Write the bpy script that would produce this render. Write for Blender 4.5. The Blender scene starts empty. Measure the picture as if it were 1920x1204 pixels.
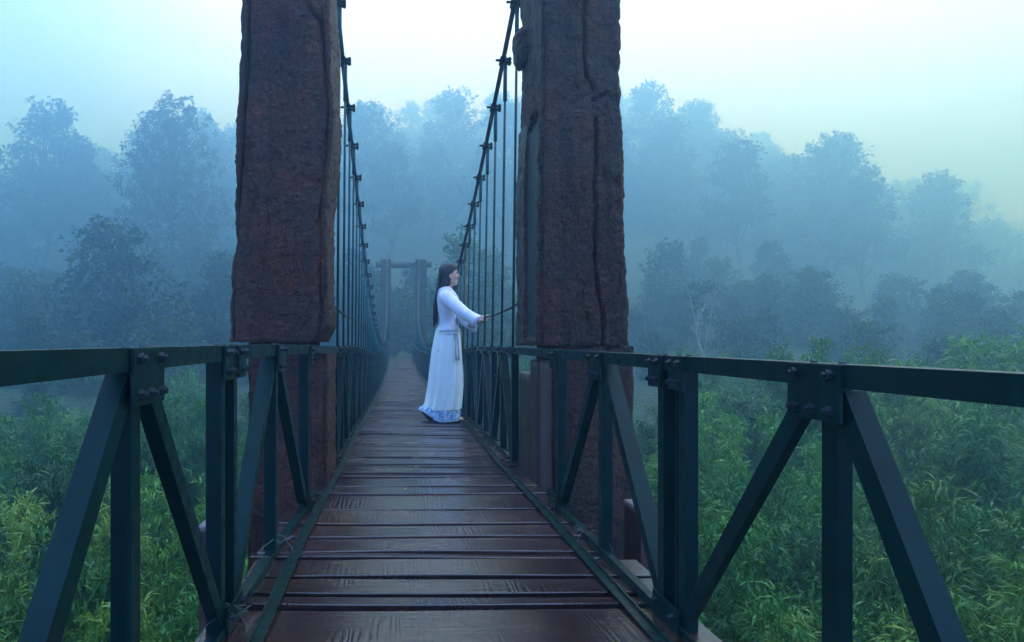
import bpy, bmesh, math, random
from mathutils import Vector, Matrix, noise
from math import sin, cos, pi, radians, exp, sqrt

S = bpy.context.scene
COL = S.collection
rnd = random.Random(7)

# ------------------------------------------------------------------ camera
EYE = 0.777
F, CX, CY = 1280.0, 738.0, 640.0          # focal length and principal point in photo pixels
cam_d = bpy.data.cameras.new('camera'); cam = bpy.data.objects.new('camera', cam_d); COL.objects.link(cam)
cam_d.sensor_width = 36; cam_d.lens = 24
cam_d.shift_x = (960 - CX) / 1920; cam_d.shift_y = (CY - 602) / 1920
cam_d.clip_start = .02; cam_d.clip_end = 3000
cam.location = (0, 0, EYE); cam.rotation_euler = (radians(90), 0, 0)
S.camera = cam
def P(px, py, Y): return Vector(((px - CX) / F * Y, Y, EYE - (py - CY) / F * Y))

# ------------------------------------------------------------------ world, sun, exposure
SUN_EL, SUN_AZ = radians(62), radians(60)
w = bpy.data.worlds.new('World'); S.world = w; w.use_nodes = True
nt = w.node_tree; nt.nodes.clear()
out = nt.nodes.new('ShaderNodeOutputWorld'); bg = nt.nodes.new('ShaderNodeBackground')
sky = nt.nodes.new('ShaderNodeTexSky'); sky.sky_type = 'NISHITA'; sky.sun_disc = False
sky.sun_elevation = SUN_EL; sky.sun_rotation = SUN_AZ; sky.dust_density = 2; sky.ozone_density = 3
tc = nt.nodes.new('ShaderNodeTexCoord')
nz = nt.nodes.new('ShaderNodeTexNoise'); nz.inputs['Scale'].default_value = 1.6; nz.inputs['Detail'].default_value = 4
# overcast: a bright pale patch of thin cloud round the hidden sun, blue-grey cloud elsewhere
dt = nt.nodes.new('ShaderNodeVectorMath'); dt.operation = 'DOT_PRODUCT'; dt.inputs[1].default_value = (.44, .62, .65)
nt.links.new(tc.outputs['Generated'], dt.inputs[0])
am = nt.nodes.new('ShaderNodeMath'); am.operation = 'MULTIPLY_ADD'; am.inputs[1].default_value = .40
nt.links.new(nz.outputs['Fac'], am.inputs[0]); nt.links.new(dt.outputs['Value'], am.inputs[2])
cr = nt.nodes.new('ShaderNodeValToRGB'); ce = cr.color_ramp.elements
ce[0].position = .33; ce[0].color = (2.9, 5.0, 12.6, 1)
ce[1].position = 1.0; ce[1].color = (14.6, 14.2, 17.5, 1)
e = ce.new(.78); e.color = (5.8, 8.7, 19.0, 1)
mx = nt.nodes.new('ShaderNodeMix'); mx.data_type = 'RGBA'; mx.inputs[0].default_value = .8
nt.links.new(tc.outputs['Generated'], nz.inputs['Vector'])
nt.links.new(am.outputs[0], cr.inputs['Fac'])
nt.links.new(sky.outputs['Color'], mx.inputs[6]); nt.links.new(cr.outputs['Color'], mx.inputs[7])
nt.links.new(mx.outputs[2], bg.inputs['Color']); bg.inputs['Strength'].default_value = .12
nt.links.new(bg.outputs[0], out.inputs['Surface'])
sl = bpy.data.lights.new('sun', 'SUN'); sun = bpy.data.objects.new('sun', sl); COL.objects.link(sun)
sl.energy = .5; sl.angle = radians(80); sl.color = (.85, .84, 1)
sd = Vector((sin(SUN_AZ) * cos(SUN_EL), cos(SUN_AZ) * cos(SUN_EL), sin(SUN_EL)))
sun.rotation_euler = sd.to_track_quat('Z', 'Y').to_euler()
S.view_settings.view_transform = 'Standard'; S.view_settings.look = 'None'
S.view_settings.exposure = 1.12; S.view_settings.gamma = 1
cy = S.cycles
cy.max_bounces = 6; cy.diffuse_bounces = 3; cy.glossy_bounces = 3; cy.transmission_bounces = 3
cy.volume_bounces = 2; cy.transparent_max_bounces = 8; cy.use_denoising = True

# ------------------------------------------------------------------ helpers
class MB:
    def __init__(s): s.v, s.f, s.mi, s.sm = [], [], [], []
    def add(s, vs, fs, mi=0, smooth=False):
        o = len(s.v); s.v += [tuple(v) for v in vs]
        for f in fs: s.f.append([i + o for i in f]); s.mi.append(mi); s.sm.append(smooth)
    def box(s, c, sz, R=None, mi=0):
        c = Vector(c); vs = []
        for dx in (-.5, .5):
            for dy in (-.5, .5):
                for dz in (-.5, .5):
                    d = Vector((dx * sz[0], dy * sz[1], dz * sz[2]))
                    vs.append(c + (R @ d if R else d))
        s.add(vs, [(0,1,3,2),(4,6,7,5),(0,4,5,1),(2,3,7,6),(0,2,6,4),(1,5,7,3)], mi)
    def lbar(s, p0, p1, a, la, b, lb, t=.007):
        p0, p1, a, b = Vector(p0), Vector(p1), Vector(a), Vector(b)
        pr = [(0,0),(la,0),(la,t),(t,t),(t,lb),(0,lb)]
        vs = [p0 + a*u + b*v for u, v in pr] + [p1 + a*u + b*v for u, v in pr]
        fs = [(i, (i+1) % 6, 6 + (i+1) % 6, 6 + i) for i in range(6)]
        fs += [(0,1,2,3), (0,3,4,5), (6,9,8,7), (6,11,10,9)]
        s.add(vs, fs)
    def tube(s, pts, rs, n=8, smooth=True, cap=True, mi=0):
        pts = [Vector(p) for p in pts]
        if not isinstance(rs, (list, tuple)): rs = [rs] * len(pts)
        vs, fs, ref = [], [], None
        for i, p in enumerate(pts):
            d = (pts[min(i+1, len(pts)-1)] - pts[max(i-1, 0)]).normalized()
            if ref is None: ref = d.orthogonal().normalized()
            ref = (ref - d * ref.dot(d)).normalized(); q = d.cross(ref)
            for k in range(n):
                t = 2*pi*k/n; vs.append(p + (ref*cos(t) + q*sin(t)) * rs[i])
        for i in range(len(pts)-1):
            for k in range(n):
                fs.append((i*n+k, i*n+(k+1) % n, (i+1)*n+(k+1) % n, (i+1)*n+k))
        if cap: fs.append(tuple(range(n-1, -1, -1))); fs.append(tuple((len(pts)-1)*n + k for k in range(n)))
        s.add(vs, fs, mi, smooth)
    def loft(s, rings, smooth=True, cap=True, mi=0):
        n = len(rings[0]); vs = [v for r in rings for v in r]; fs = []
        for i in range(len(rings)-1):
            for k in range(n):
                fs.append((i*n+k, i*n+(k+1) % n, (i+1)*n+(k+1) % n, (i+1)*n+k))
        if cap: fs.append(tuple(range(n-1, -1, -1))); fs.append(tuple((len(rings)-1)*n+k for k in range(n)))
        s.add(vs, fs, mi, smooth)
    def ball(s, c, r, R=None, nu=16, nv=10, mi=0):
        c = Vector(c); rings = []
        for j in range(1, nv):
            ph = -pi/2 + pi*j/nv
            ring = []
            for k in range(nu):
                t = 2*pi*k/nu
                d = Vector((r[0]*cos(ph)*cos(t), r[1]*cos(ph)*sin(t), r[2]*sin(ph)))
                ring.append(c + (R @ d if R else d))
            rings.append(ring)
        s.loft(rings, mi=mi)
    def mesh(s, name, mats):
        me = bpy.data.meshes.new(name); me.from_pydata(s.v, [], s.f)
        for m in (mats if isinstance(mats, (list, tuple)) else [mats]): me.materials.append(m)
        me.polygons.foreach_set('material_index', s.mi); me.polygons.foreach_set('use_smooth', s.sm)
        me.update(); return me
    def build(s, name, mats, parent=None, recalc=True):
        me = s.mesh(name, mats)
        if recalc:
            bm = bmesh.new(); bm.from_mesh(me); bmesh.ops.recalc_face_normals(bm, faces=bm.faces[:]); bm.to_mesh(me); bm.free()
        return link(name, me, parent)
def link(name, me, parent=None):
    o = bpy.data.objects.new(name, me); COL.objects.link(o)
    if parent:
        o.parent = parent
        o.matrix_parent_inverse = Matrix.Translation(-Vector(parent.location))
    return o
def tag(o, label=None, cat=None, group=None, kind=None):
    if label: o['label'] = label
    if cat: o['category'] = cat
    if group: o['group'] = group
    if kind: o['kind'] = kind
    return o
def thing(name, loc, label, cat, group=None):
    o = bpy.data.objects.new(name, None); COL.objects.link(o); o.location = loc
    o.empty_display_size = .1
    return tag(o, label, cat, group)
def lerp_tab(tab, x):
    if x <= tab[0][0]: return tab[0][1]
    for (a, va), (b, vb) in zip(tab, tab[1:]):
        if x <= b: return va + (vb - va) * (x - a) / (b - a)
    return tab[-1][1]
def ss(a, b, x):
    t = max(0, min(1, (x - a) / (b - a))); return t*t*(3-2*t)

# ------------------------------------------------------------------ materials
def mat(name):
    m = bpy.data.materials.new(name); m.use_nodes = True; n = m.node_tree
    return m, n, n.nodes['Principled BSDF']
def N(n, t, **k):
    x = n.nodes.new(t)
    for a, v in k.items():
        if a in x.inputs: x.inputs[a].default_value = v
        else: setattr(x, a, v)
    return x
def ramp(n, src, stops):
    r = n.nodes.new('ShaderNodeValToRGB'); e = r.color_ramp.elements
    while len(e) < len(stops): e.new(.5)
    for el, (p, c) in zip(e, stops): el.position = p; el.color = (*c, 1) if len(c) == 3 else c
    n.links.new(src, r.inputs['Fac']); return r.outputs['Color']
def vec(n, scale=(1,1,1), src='Object'):
    t = n.nodes.new('ShaderNodeTexCoord'); mp = n.nodes.new('ShaderNodeMapping'); mp.inputs['Scale'].default_value = scale
    n.links.new(t.outputs[src], mp.inputs['Vector']); return mp.outputs['Vector']
def noise_tex(n, v, scale, detail=4, rough=.55):
    x = N(n, 'ShaderNodeTexNoise', Scale=scale, Detail=detail, Roughness=rough); n.links.new(v, x.inputs['Vector']); return x.outputs['Fac']
def bump(n, b, h, strength, dist, prev=None):
    x = N(n, 'ShaderNodeBump', Strength=strength, Distance=dist); n.links.new(h, x.inputs['Height'])
    if prev: n.links.new(prev, x.inputs['Normal'])
    n.links.new(x.outputs['Normal'], b.inputs['Normal']); return x.outputs['Normal']
def mixc(n, fac, a, b, mode='MIX'):
    x = n.nodes.new('ShaderNodeMix'); x.data_type = 'RGBA'; x.blend_type = mode
    for i, s in ((0, fac), (6, a), (7, b)):
        if isinstance(s, (int, float)): x.inputs[i].default_value = s
        elif isinstance(s, tuple): x.inputs[i].default_value = (*s, 1)
        else: n.links.new(s, x.inputs[i])
    return x.outputs[2]

def m_paint(name, c1, c2, rough=.38, wear=False):
    m, n, b = mat(name); v = vec(n)
    f = noise_tex(n, v, 9, 5)
    col = ramp(n, f, [(.35, c1), (.68, c2)])
    if wear:
        wv = mixc(n, 1.0, ramp(n, noise_tex(n, vec(n, (26, 26, 3)), 1.6, 6, .7), [(.60, (0, 0, 0)), (.74, (1, 1, 1))]), ramp(n, noise_tex(n, v, 5, 3), [(.45, (0, 0, 0)), (.65, (.8, .8, .8))]), 'MULTIPLY')
        col = mixc(n, wv, col, (.020, .012, .008))
    n.links.new(col, b.inputs['Base Color'])
    r = ramp(n, noise_tex(n, v, 22, 4), [(.35, (rough-.1,)*3), (.7, (rough+.15,)*3)]); n.links.new(r, b.inputs['Roughness'])
    b.inputs['Specular IOR Level'].default_value = .16; bump(n, b, noise_tex(n, v, 30, 3), .10, .002)
    return m
M_GREEN = m_paint('green_painted_steel', (.0005, .016, .0155), (.001, .023, .0215), .40, True)
M_CABLE = m_paint('dark_wire_rope', (.022, .026, .034), (.04, .045, .055), .5)
M_ROD = m_paint('teal_painted_rod', (.010, .060, .075), (.016, .085, .100), .4)
M_YELLOW = m_paint('yellow_sleeve', (.09, .075, .02), (.13, .10, .03), .5)
M_BOLT = m_paint('bolt_steel', (.012, .022, .026), (.03, .045, .05), .3)
M_WIRE = m_paint('galvanised_wire', (.07, .085, .09), (.12, .135, .14), .35)
M_ROPE = m_paint('grey_rope', (.06, .08, .09), (.1, .12, .13), .8)

def m_deck():
    m, n, b = mat('wet_dark_planks')
    at = n.nodes.new('ShaderNodeAttribute'); at.attribute_name = 'tone'
    v = vec(n, (1.3, 22, 4)); gr = noise_tex(n, v, 3.2, 6, .6)
    base = ramp(n, gr, [(.28, (.017, .009, .009)), (.5, (.032, .017, .0165)), (.75, (.050, .029, .028))])
    tone = ramp(n, at.outputs['Fac'], [(0, (.45, .42, .42)), (.5, (1, .95, .95)), (1, (1.6, 1.5, 1.5))])
    c = mixc(n, 1.0, base, tone, 'MULTIPLY')
    v2 = vec(n, (1, 1, 1)); pt = noise_tex(n, v2, 2.3, 4)
    rust = ramp(n, pt, [(.52, (0, 0, 0)), (.72, (1, 1, 1))])
    c = mixc(n, rust, c, (.050, .021, .008))
    # cross-cut saw marks, in patches
    sw = N(n, 'ShaderNodeTexWave', Scale=15, Distortion=14, Detail=4); n.links.new(vec(n, (1, .10, 1)), sw.inputs['Vector'])
    sp = ramp(n, noise_tex(n, v2, 4.1, 2), [(.45, (0, 0, 0)), (.62, (1, 1, 1))])
    swf = mixc(n, 1.0, sw.outputs['Color'], sp, 'MULTIPLY')
    c = mixc(n, mixc(n, 1.0, swf, (.10, .10, .10), 'MULTIPLY'), c, (.07, .06, .065))
    n.links.new(c, b.inputs['Base Color'])
    r = ramp(n, noise_tex(n, v2, 3.0, 5), [(.34, (.08,)*3), (.66, (.30,)*3)]); n.links.new(r, b.inputs['Roughness'])
    b.inputs['Specular IOR Level'].default_value = .75
    p = bump(n, b, gr, .35, .006); bump(n, b, swf, .18, .004, p)
    return m
M_DECK = m_deck()

def m_bark(name, cols, tile=1.0):
    m, n, b = mat(name); v = vec(n)
    a = noise_tex(n, v, 2.6, 6, .65); c = ramp(n, a, [(.3, cols[0]), (.47, cols[1]), (.6, cols[2]), (.74, cols[3])])
    fine = noise_tex(n, vec(n, (1, 1, .8)), 38, 5, .6)
    c = mixc(n, 1.0, c, ramp(n, fine, [(.34, (.6,)*3), (.66, (1.25,)*3)]), 'MULTIPLY')
    vo = n.nodes.new('ShaderNodeTexVoronoi'); vo.feature = 'DISTANCE_TO_EDGE'; vo.inputs['Scale'].default_value = 33
    wv = vec(n, (1.25, 1.25, .8)); wn = N(n, 'ShaderNodeTexNoise', Scale=11, Detail=5); n.links.new(wv, wn.inputs['Vector'])
    mm = mixc(n, .07, wv, wn.outputs['Color'], 'ADD'); n.links.new(mm, vo.inputs['Vector'])
    cells = ramp(n, vo.outputs['Distance'], [(0, (0, 0, 0)), (.22, (1, 1, 1))])
    msk = ramp(n, noise_tex(n, vec(n, (1, 1, .7)), 2.3, 4), [(.44, (0, 0, 0)), (.62, (1, 1, 1))])
    cells2 = mixc(n, mixc(n, 1.0, msk, (tile,)*3, 'MULTIPLY'), (.8, .8, .8), cells)
    c = mixc(n, 1.0, c, mixc(n, .85, (1, 1, 1), cells2), 'MULTIPLY')
    streak = noise_tex(n, vec(n, (6, 6, .35)), 3.1, 4)
    c = mixc(n, 1.0, c, ramp(n, streak, [(.35, (.62, .62, .66)), (.65, (1.25, 1.15, 1.1))]), 'MULTIPLY')
    n.links.new(c, b.inputs['Base Color']); b.inputs['Roughness'].default_value = .55; b.inputs['Specular IOR Level'].default_value = .4
    fv = n.nodes.new('ShaderNodeTexVoronoi'); fv.feature = 'DISTANCE_TO_EDGE'; fv.inputs['Scale'].default_value = 1.0
    fw = mixc(n, .5, vec(n, (17, 17, 1.6)), N(n, 'ShaderNodeTexNoise', Scale=5, Detail=4).outputs['Color'], 'ADD'); n.links.new(fw, fv.inputs['Vector'])
    fis = ramp(n, fv.outputs['Distance'], [(0, (0, 0, 0)), (.05, (1, 1, 1))])
    fmk = ramp(n, noise_tex(n, vec(n, (1.2, 1.2, .5)), 3.3, 3), [(.42, (1, 1, 1)), (.58, (0, 0, 0))])
    fis = mixc(n, fmk, (1, 1, 1), fis)
    c = mixc(n, 1.0, c, mixc(n, .65, (1, 1, 1), fis), 'MULTIPLY'); n.links.new(c, b.inputs['Base Color'])
    lump = noise_tex(n, vec(n, (1, 1, 1.7)), 24, 6, .62)
    p = bump(n, b, fis, .8, .02); p = bump(n, b, cells2, .7, .016, p); p = bump(n, b, lump, 1.0, .05, p); p = bump(n, b, fine, .9, .022, p)
    bump(n, b, noise_tex(n, v, 120, 4), .6, .008, p)
    return m
M_BARK_L = m_bark('weathered_timber_bark', [(.075, .026, .014), (.105, .044, .028), (.165, .042, .016), (.095, .043, .028)], .35)
M_BARK_R = m_bark('cracked_timber_bark', [(.070, .030, .017), (.098, .048, .031), (.135, .040, .015), (.105, .052, .025)], 1.0)
def m_smoothwood(name, c1, c2):
    m, n, b = mat(name); v = vec(n, (14, 14, .9)); f = noise_tex(n, v, 2.2, 5)
    n.links.new(ramp(n, f, [(.3, c1), (.7, c2)]), b.inputs['Base Color']); b.inputs['Roughness'].default_value = .5
    bump(n, b, f, .3, .006); return m
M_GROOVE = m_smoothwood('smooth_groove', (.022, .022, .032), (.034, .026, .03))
M_STUMP = m_smoothwood('sawn_stump_wood', (.036, .017, .011), (.07, .031, .020))
M_BLOCK = m_smoothwood('red_brown_block', (.06, .016, .014), (.085, .025, .02))
M_CAP = m_smoothwood('pale_cap', (.13, .10, .10), (.18, .14, .14))
M_FARPIL = m_bark('far_timber_bark', [(.055, .05, .05), (.07, .06, .06), (.065, .05, .045), (.08, .07, .06)], .4)

def m_leaf(name, c1, c2, c3, trans=.35, nscale=.55):
    m, n, b = mat(name)
    oi = n.nodes.new('ShaderNodeObjectInfo')
    t = n.nodes.new('ShaderNodeTexCoord')
    at = n.nodes.new('ShaderNodeAttribute'); at.attribute_name = 'tone'
    f = noise_tex(n, t.outputs['Object'], nscale, 3)
    ad = n.nodes.new('ShaderNodeMath'); ad.operation = 'MULTIPLY_ADD'; n.links.new(oi.outputs['Random'], ad.inputs[0]); ad.inputs[1].default_value = .60
    n.links.new(f, ad.inputs[2])
    ad2 = n.nodes.new('ShaderNodeMath'); ad2.operation = 'MULTIPLY_ADD'; n.links.new(at.outputs['Fac'], ad2.inputs[0]); ad2.inputs[1].default_value = .3
    n.links.new(ad.outputs[0], ad2.inputs[2])
    sc = n.nodes.new('ShaderNodeMath'); sc.operation = 'MULTIPLY'; sc.inputs[1].default_value = .7; n.links.new(ad2.outputs[0], sc.inputs[0])
    c = ramp(n, sc.outputs[0], [(.42, c1), (.66, c2), (.88, c3)])
    n.links.new(c, b.inputs['Base Color']); b.inputs['Roughness'].default_value = .5
    b.inputs['Specular IOR Level'].default_value = .35
    tr = n.nodes.new('ShaderNodeBsdfTranslucent'); n.links.new(c, tr.inputs['Color'])
    ms = n.nodes.new('ShaderNodeMixShader'); ms.inputs[0].default_value = trans
    n.links.new(b.outputs[0], ms.inputs[1]); n.links.new(tr.outputs[0], ms.inputs[2])
    n.links.new(ms.outputs[0], n.nodes['Material Output'].inputs['Surface'])
    return m
M_BAMBOO = m_leaf('bamboo_leaves', (.012, .075, .020), (.040, .180, .028), (.110, .29, .038), .2)
M_BAMBOO2 = m_leaf('bright_bamboo_leaves', (.05, .15, .025), (.09, .22, .03), (.17, .30, .045), .25)
M_TREE = m_leaf('broad_tree_leaves', (.024, .065, .036), (.040, .095, .048), (.07, .13, .06), .25, .25)
M_LIGHTTREE = m_leaf('young_tree_leaves', (.05, .12, .045), (.075, .16, .05), (.12, .2, .055), .3, .4)
M_CULM = m_paint('bamboo_culm', (.05, .08, .03), (.10, .12, .05), .5)
M_TRUNK = m_paint('grey_tree_bark', (.06, .055, .05), (.11, .10, .09), .85)
M_PALETRUNK = m_paint('pale_tree_bark', (.35, .35, .34), (.5, .5, .48), .8)
def m_ground():
    m, n, b = mat('leafy_ground'); v = vec(n)
    c = ramp(n, noise_tex(n, v, .9, 8, .7), [(.3, (.010, .022, .012)), (.55, (.022, .055, .022)), (.75, (.045, .085, .03))])
    n.links.new(c, b.inputs['Base Color']); b.inputs['Roughness'].default_value = .9
    bump(n, b, noise_tex(n, v, 3, 6), 1, .4); return m
M_GROUND = m_ground()

# ------------------------------------------------------------------ terrain
HILL = [(-2.0, .12), (-.9, .16), (-.58, .18), (-.3, .26), (.0, .31), (.35, .32), (.42, .29), (.55, .23), (.63, .185), (.72, .14), (.85, .09), (.95, .05), (1.3, .04), (3, .04)]
def ground(x, y):
    r = sqrt(x*x + y*y)
    az = x / max(y, 1.0) if y > 1 else (3 if x > 0 else -2)
    crest = max(1, 215 * lerp_tab(HILL, az) - 12)
    h = -5.6 + 4.8 * ss(14, 40, r) + (crest + .8) * (max(0, min(1, (r - 46) / 170))) ** 1.15
    h -= 14 * ss(218, 300, r)
    h += 1.2 * noise.noise(Vector((x*.06, y*.06, 3))) * ss(8, 30, r) + .3 * noise.noise(Vector((x*.4, y*.4, 0)))
    bank = ss(.5, -6, y) * ss(14, 5, abs(x)); h = h * (1-bank) + (-.35) * bank
    ab = ss(29.5, 33, y) * ss(5, 2, abs(x - .4)) * ss(44, 36, y); h = h*(1-ab) + min(h, 0) * 0 * ab + ab * (-.28)
    return h
def make_terrain():
    mb = MB(); nx, ny = 150, 120; xs = [-170 + 380*i/(nx-1) for i in range(nx)]
    xs = [(-170 + 380*(i/(nx-1))) for i in range(nx)]
    # finer near the bridge: warp the grid
    def wx(u): return 12*u + 330*u**3
    def wy(u): return -25 + 70*u + 270*u**3
    xs = [wx(-1.05 + 2.15*i/(nx-1)) for i in range(nx)]; ys = [wy(i/(ny-1)) for i in range(ny)]
    vs = [(x, y, ground(x, y)) for y in ys for x in xs]
    fs = [(j*nx+i, j*nx+i+1, (j+1)*nx+i+1, (j+1)*nx+i) for j in range(ny-1) for i in range(nx-1)]
    mb.add(vs, fs, 0, True)
    o = mb.build('ground', M_GROUND, recalc=False); tag(o, 'dark leafy valley floor and forested slope below the bridge', None, None, 'structure')
make_terrain()

# ------------------------------------------------------------------ bridge geometry tables
def ax(Y): return .0055 * max(0, Y - 4.4)
def zd(Y): return 0 if Y < 6 else -.25 * (1 - ((Y - 20) / 14) ** 2) if Y < 34 else 0
XLT = [(-4, -.44), (1.87, -.44), (2.53, -.42), (3.2, -.385), (3.66, -.362), (4.42, -.35), (40, -.35)]
def XL(Y): return lerp_tab(XLT, Y) + ax(Y)
def XR(Y): return .75 + ax(Y)
def rail_z(side, Y): return (lerp_tab([(2.5, .766), (4.6, .742)], Y) if side < 0 else .738) + zd(Y)
NEAR = [-.77, -.11, .55, 1.21, 1.87, 2.53, 3.20]
HANG = [4.42 + .48*k for k in range(61)]

# ------------------------------------------------------------------ deck
def make_deck():
    root = thing('bridge_deck', (.2, 0, 0), 'wet dark brown wooden plank walkway of the suspension bridge', 'bridge deck')
    edges = [-2.6, -2.4, -2.2, -1.98, -1.75, -1.5, -1.3, -1.05, -.8, -.6, -.4, -.2, 0, .2, .42, .62, .85, 1.05, 1.3, 1.5, 1.72, 1.995, 2.105, 2.26, 2.45, 2.52, 2.72, 2.915, 3.18, 3.48, 3.67, 3.93]
    y = edges[-1]
    while y < 33.6:
        y += rnd.choice([.07, .09, .10, .12, .14]); edges.append(y)
    mb = MB(); tones = []
    for y0, y1 in zip(edges, edges[1:]):
        ym = (y0 + y1) / 2
        if y0 < 2.44: xl, xr = -.52 + rnd.uniform(-.02, .03), .835 + rnd.uniform(-.03, .03)
        elif y0 < 3.1: xl, xr = -.50 + rnd.uniform(-.02, .02), .765 + rnd.uniform(-.02, .02)
        elif y0 < 4.3: xl, xr = -.37 + rnd.uniform(-.01, .02), .775
        else: xl, xr = XL(ym) - .05 + rnd.uniform(-.02, .02), XR(ym) + .05 + rnd.uniform(-.02, .02)
        gap = rnd.choice([.004, .007, .010, .014, .022]); zj = rnd.uniform(-.004, .003); tilt = -rnd.uniform(.0005, .005); k_ = 1 if y0 < 4 else .45; gap *= k_; tilt *= k_; th = .042
        if abs(y0 - 1.995) < .01: gap = .034; tilt = -.004
        n = 14; ph = rnd.uniform(0, 6); a1, a0 = rnd.uniform(.001, .006), rnd.uniform(.001, .006); tone = rnd.random()
        rings = []
        for i in range(n+1):
            x = xl + (xr - xl) * i / n; u = x - xl
            e0 = y0 + gap/2 + a0 * sin(u*5 + ph); e1 = y1 - gap/2 + a1 * sin(u*4.3 + ph*2)
            z = zj + .003 * sin(u*3 + ph)
            za, zb = zd(y0) + z - tilt, zd(y1) + z + tilt; c = .003
            rings.append([(x, e0, za-c), (x, e0+c, za), (x, e1-c, zb), (x, e1, zb-c), (x, e1, zb-th), (x, e0, za-th)])
        k0 = len(mb.v); mb.loft(rings, smooth=False); tones += [tone] * (len(mb.v) - k0)
    me = mb.mesh('planks', M_DECK)
    at = me.attributes.new('tone', 'FLOAT', 'POINT'); at.data.foreach_set('value', tones)
    bm = bmesh.new(); bm.from_mesh(me); bmesh.ops.recalc_face_normals(bm, faces=bm.faces[:]); bm.to_mesh(me); bm.free()
    link('planks', me, root)
    # steel edge strips lying on the planks, left and right
    for tab, s in (([(-2.5, -.375), (.5, -.372), (1.8, -.368), (2.6, -.372), (3.3, -.362), (4.2, -.335)], 1), ([(-2.5, .70), (1.6, .702), (1.9, .70), (2.9, .70), (4.2, .69)], -1)):
        m = MB()
        for (ya, xa), (yb, xb) in zip(tab, tab[1:]):
            m.lbar((xa, ya, .006), (xb, yb, .006), (s, 0, 0), .034, (0, 0, 1), .014, .006)
        Y = 4.2
        m2 = [(Y + .9*i) for i in range(33)]
        off = .018
        for a, b in zip(m2, m2[1:]):
            xa, xb = (XL(a) + off, XL(b) + off) if s > 0 else (XR(a) - off - .05, XR(b) - off - .05)
            m.lbar((xa, a, zd(a) + .006), (xb, b, zd(b) + .006), (s, 0, 0), .03, (0, 0, 1), .014, .006)
        m.build('edge_strip', M_GREEN, root)
    # bearers under the planks
    for xo in (-.28, .66):
        m = MB()
        for a, b in zip(range(-2, 33), range(-1, 34)):
            m.lbar((xo + ax(a), a, zd(a) - .052), (xo + ax(b), b, zd(b) - .052), (1, 0, 0), .06, (0, 0, -1), .1, .008)
        m.build('steel_bearer', M_GREEN, root)
make_deck()

# ------------------------------------------------------------------ railings
def bolt(mb, c, sx, r=.0095, h=.009):
    c = Vector(c); mb.tube([c, c + Vector((-sx*h, 0, 0))], r, 6, False)
    mb.tube([c + Vector((-sx*h, 0, 0)), c + Vector((-sx*(h+.006), 0, 0))], r*.55, 6, False)
def post(mb, X, Y, sx, z0, z1, double=False):
    for d in ((-.05, .05) if double else (0,)):
        b = -1 if d <= 0 else 1
        mb.lbar((X, Y + d - b*.0, z0), (X, Y + d, z1), (sx, 0, 0), .05, (0, b if double else -1, 0), .04 if double else .042, .007)
    if double:
        mb.box((X + sx*.046, Y, (z0+z1)/2), (.006, .085, z1-z0-.02))
        mb.box((X + sx*.024, Y, (z0+z1)/2), (.02, .012, z1-z0-.03))
def brace(mb, side, Yt, Yb, zt, zb, sx):
    """angle bar from the rail node at Yt down to the deck node at Yb; wide leg on the upper side"""
    X0, X1 = (XL, XR)[side > 0](Yt), (XL, XR)[side > 0](Yb)
    p0, p1 = Vector((X0 + sx*.008, Yt, zt)), Vector((X1 + sx*.008, Yb, zb))
    d = (p1 - p0).normalized(); nrm = Vector((0, d.z, -d.y)).normalized()
    if nrm.z < 0: nrm = -nrm
    mb.lbar(p0 + nrm*.02, p1 + nrm*.02, (sx, 0, 0), .037 if Yt < 1.3 and Yb < 1 else .05, -nrm, .042, .007)
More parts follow.
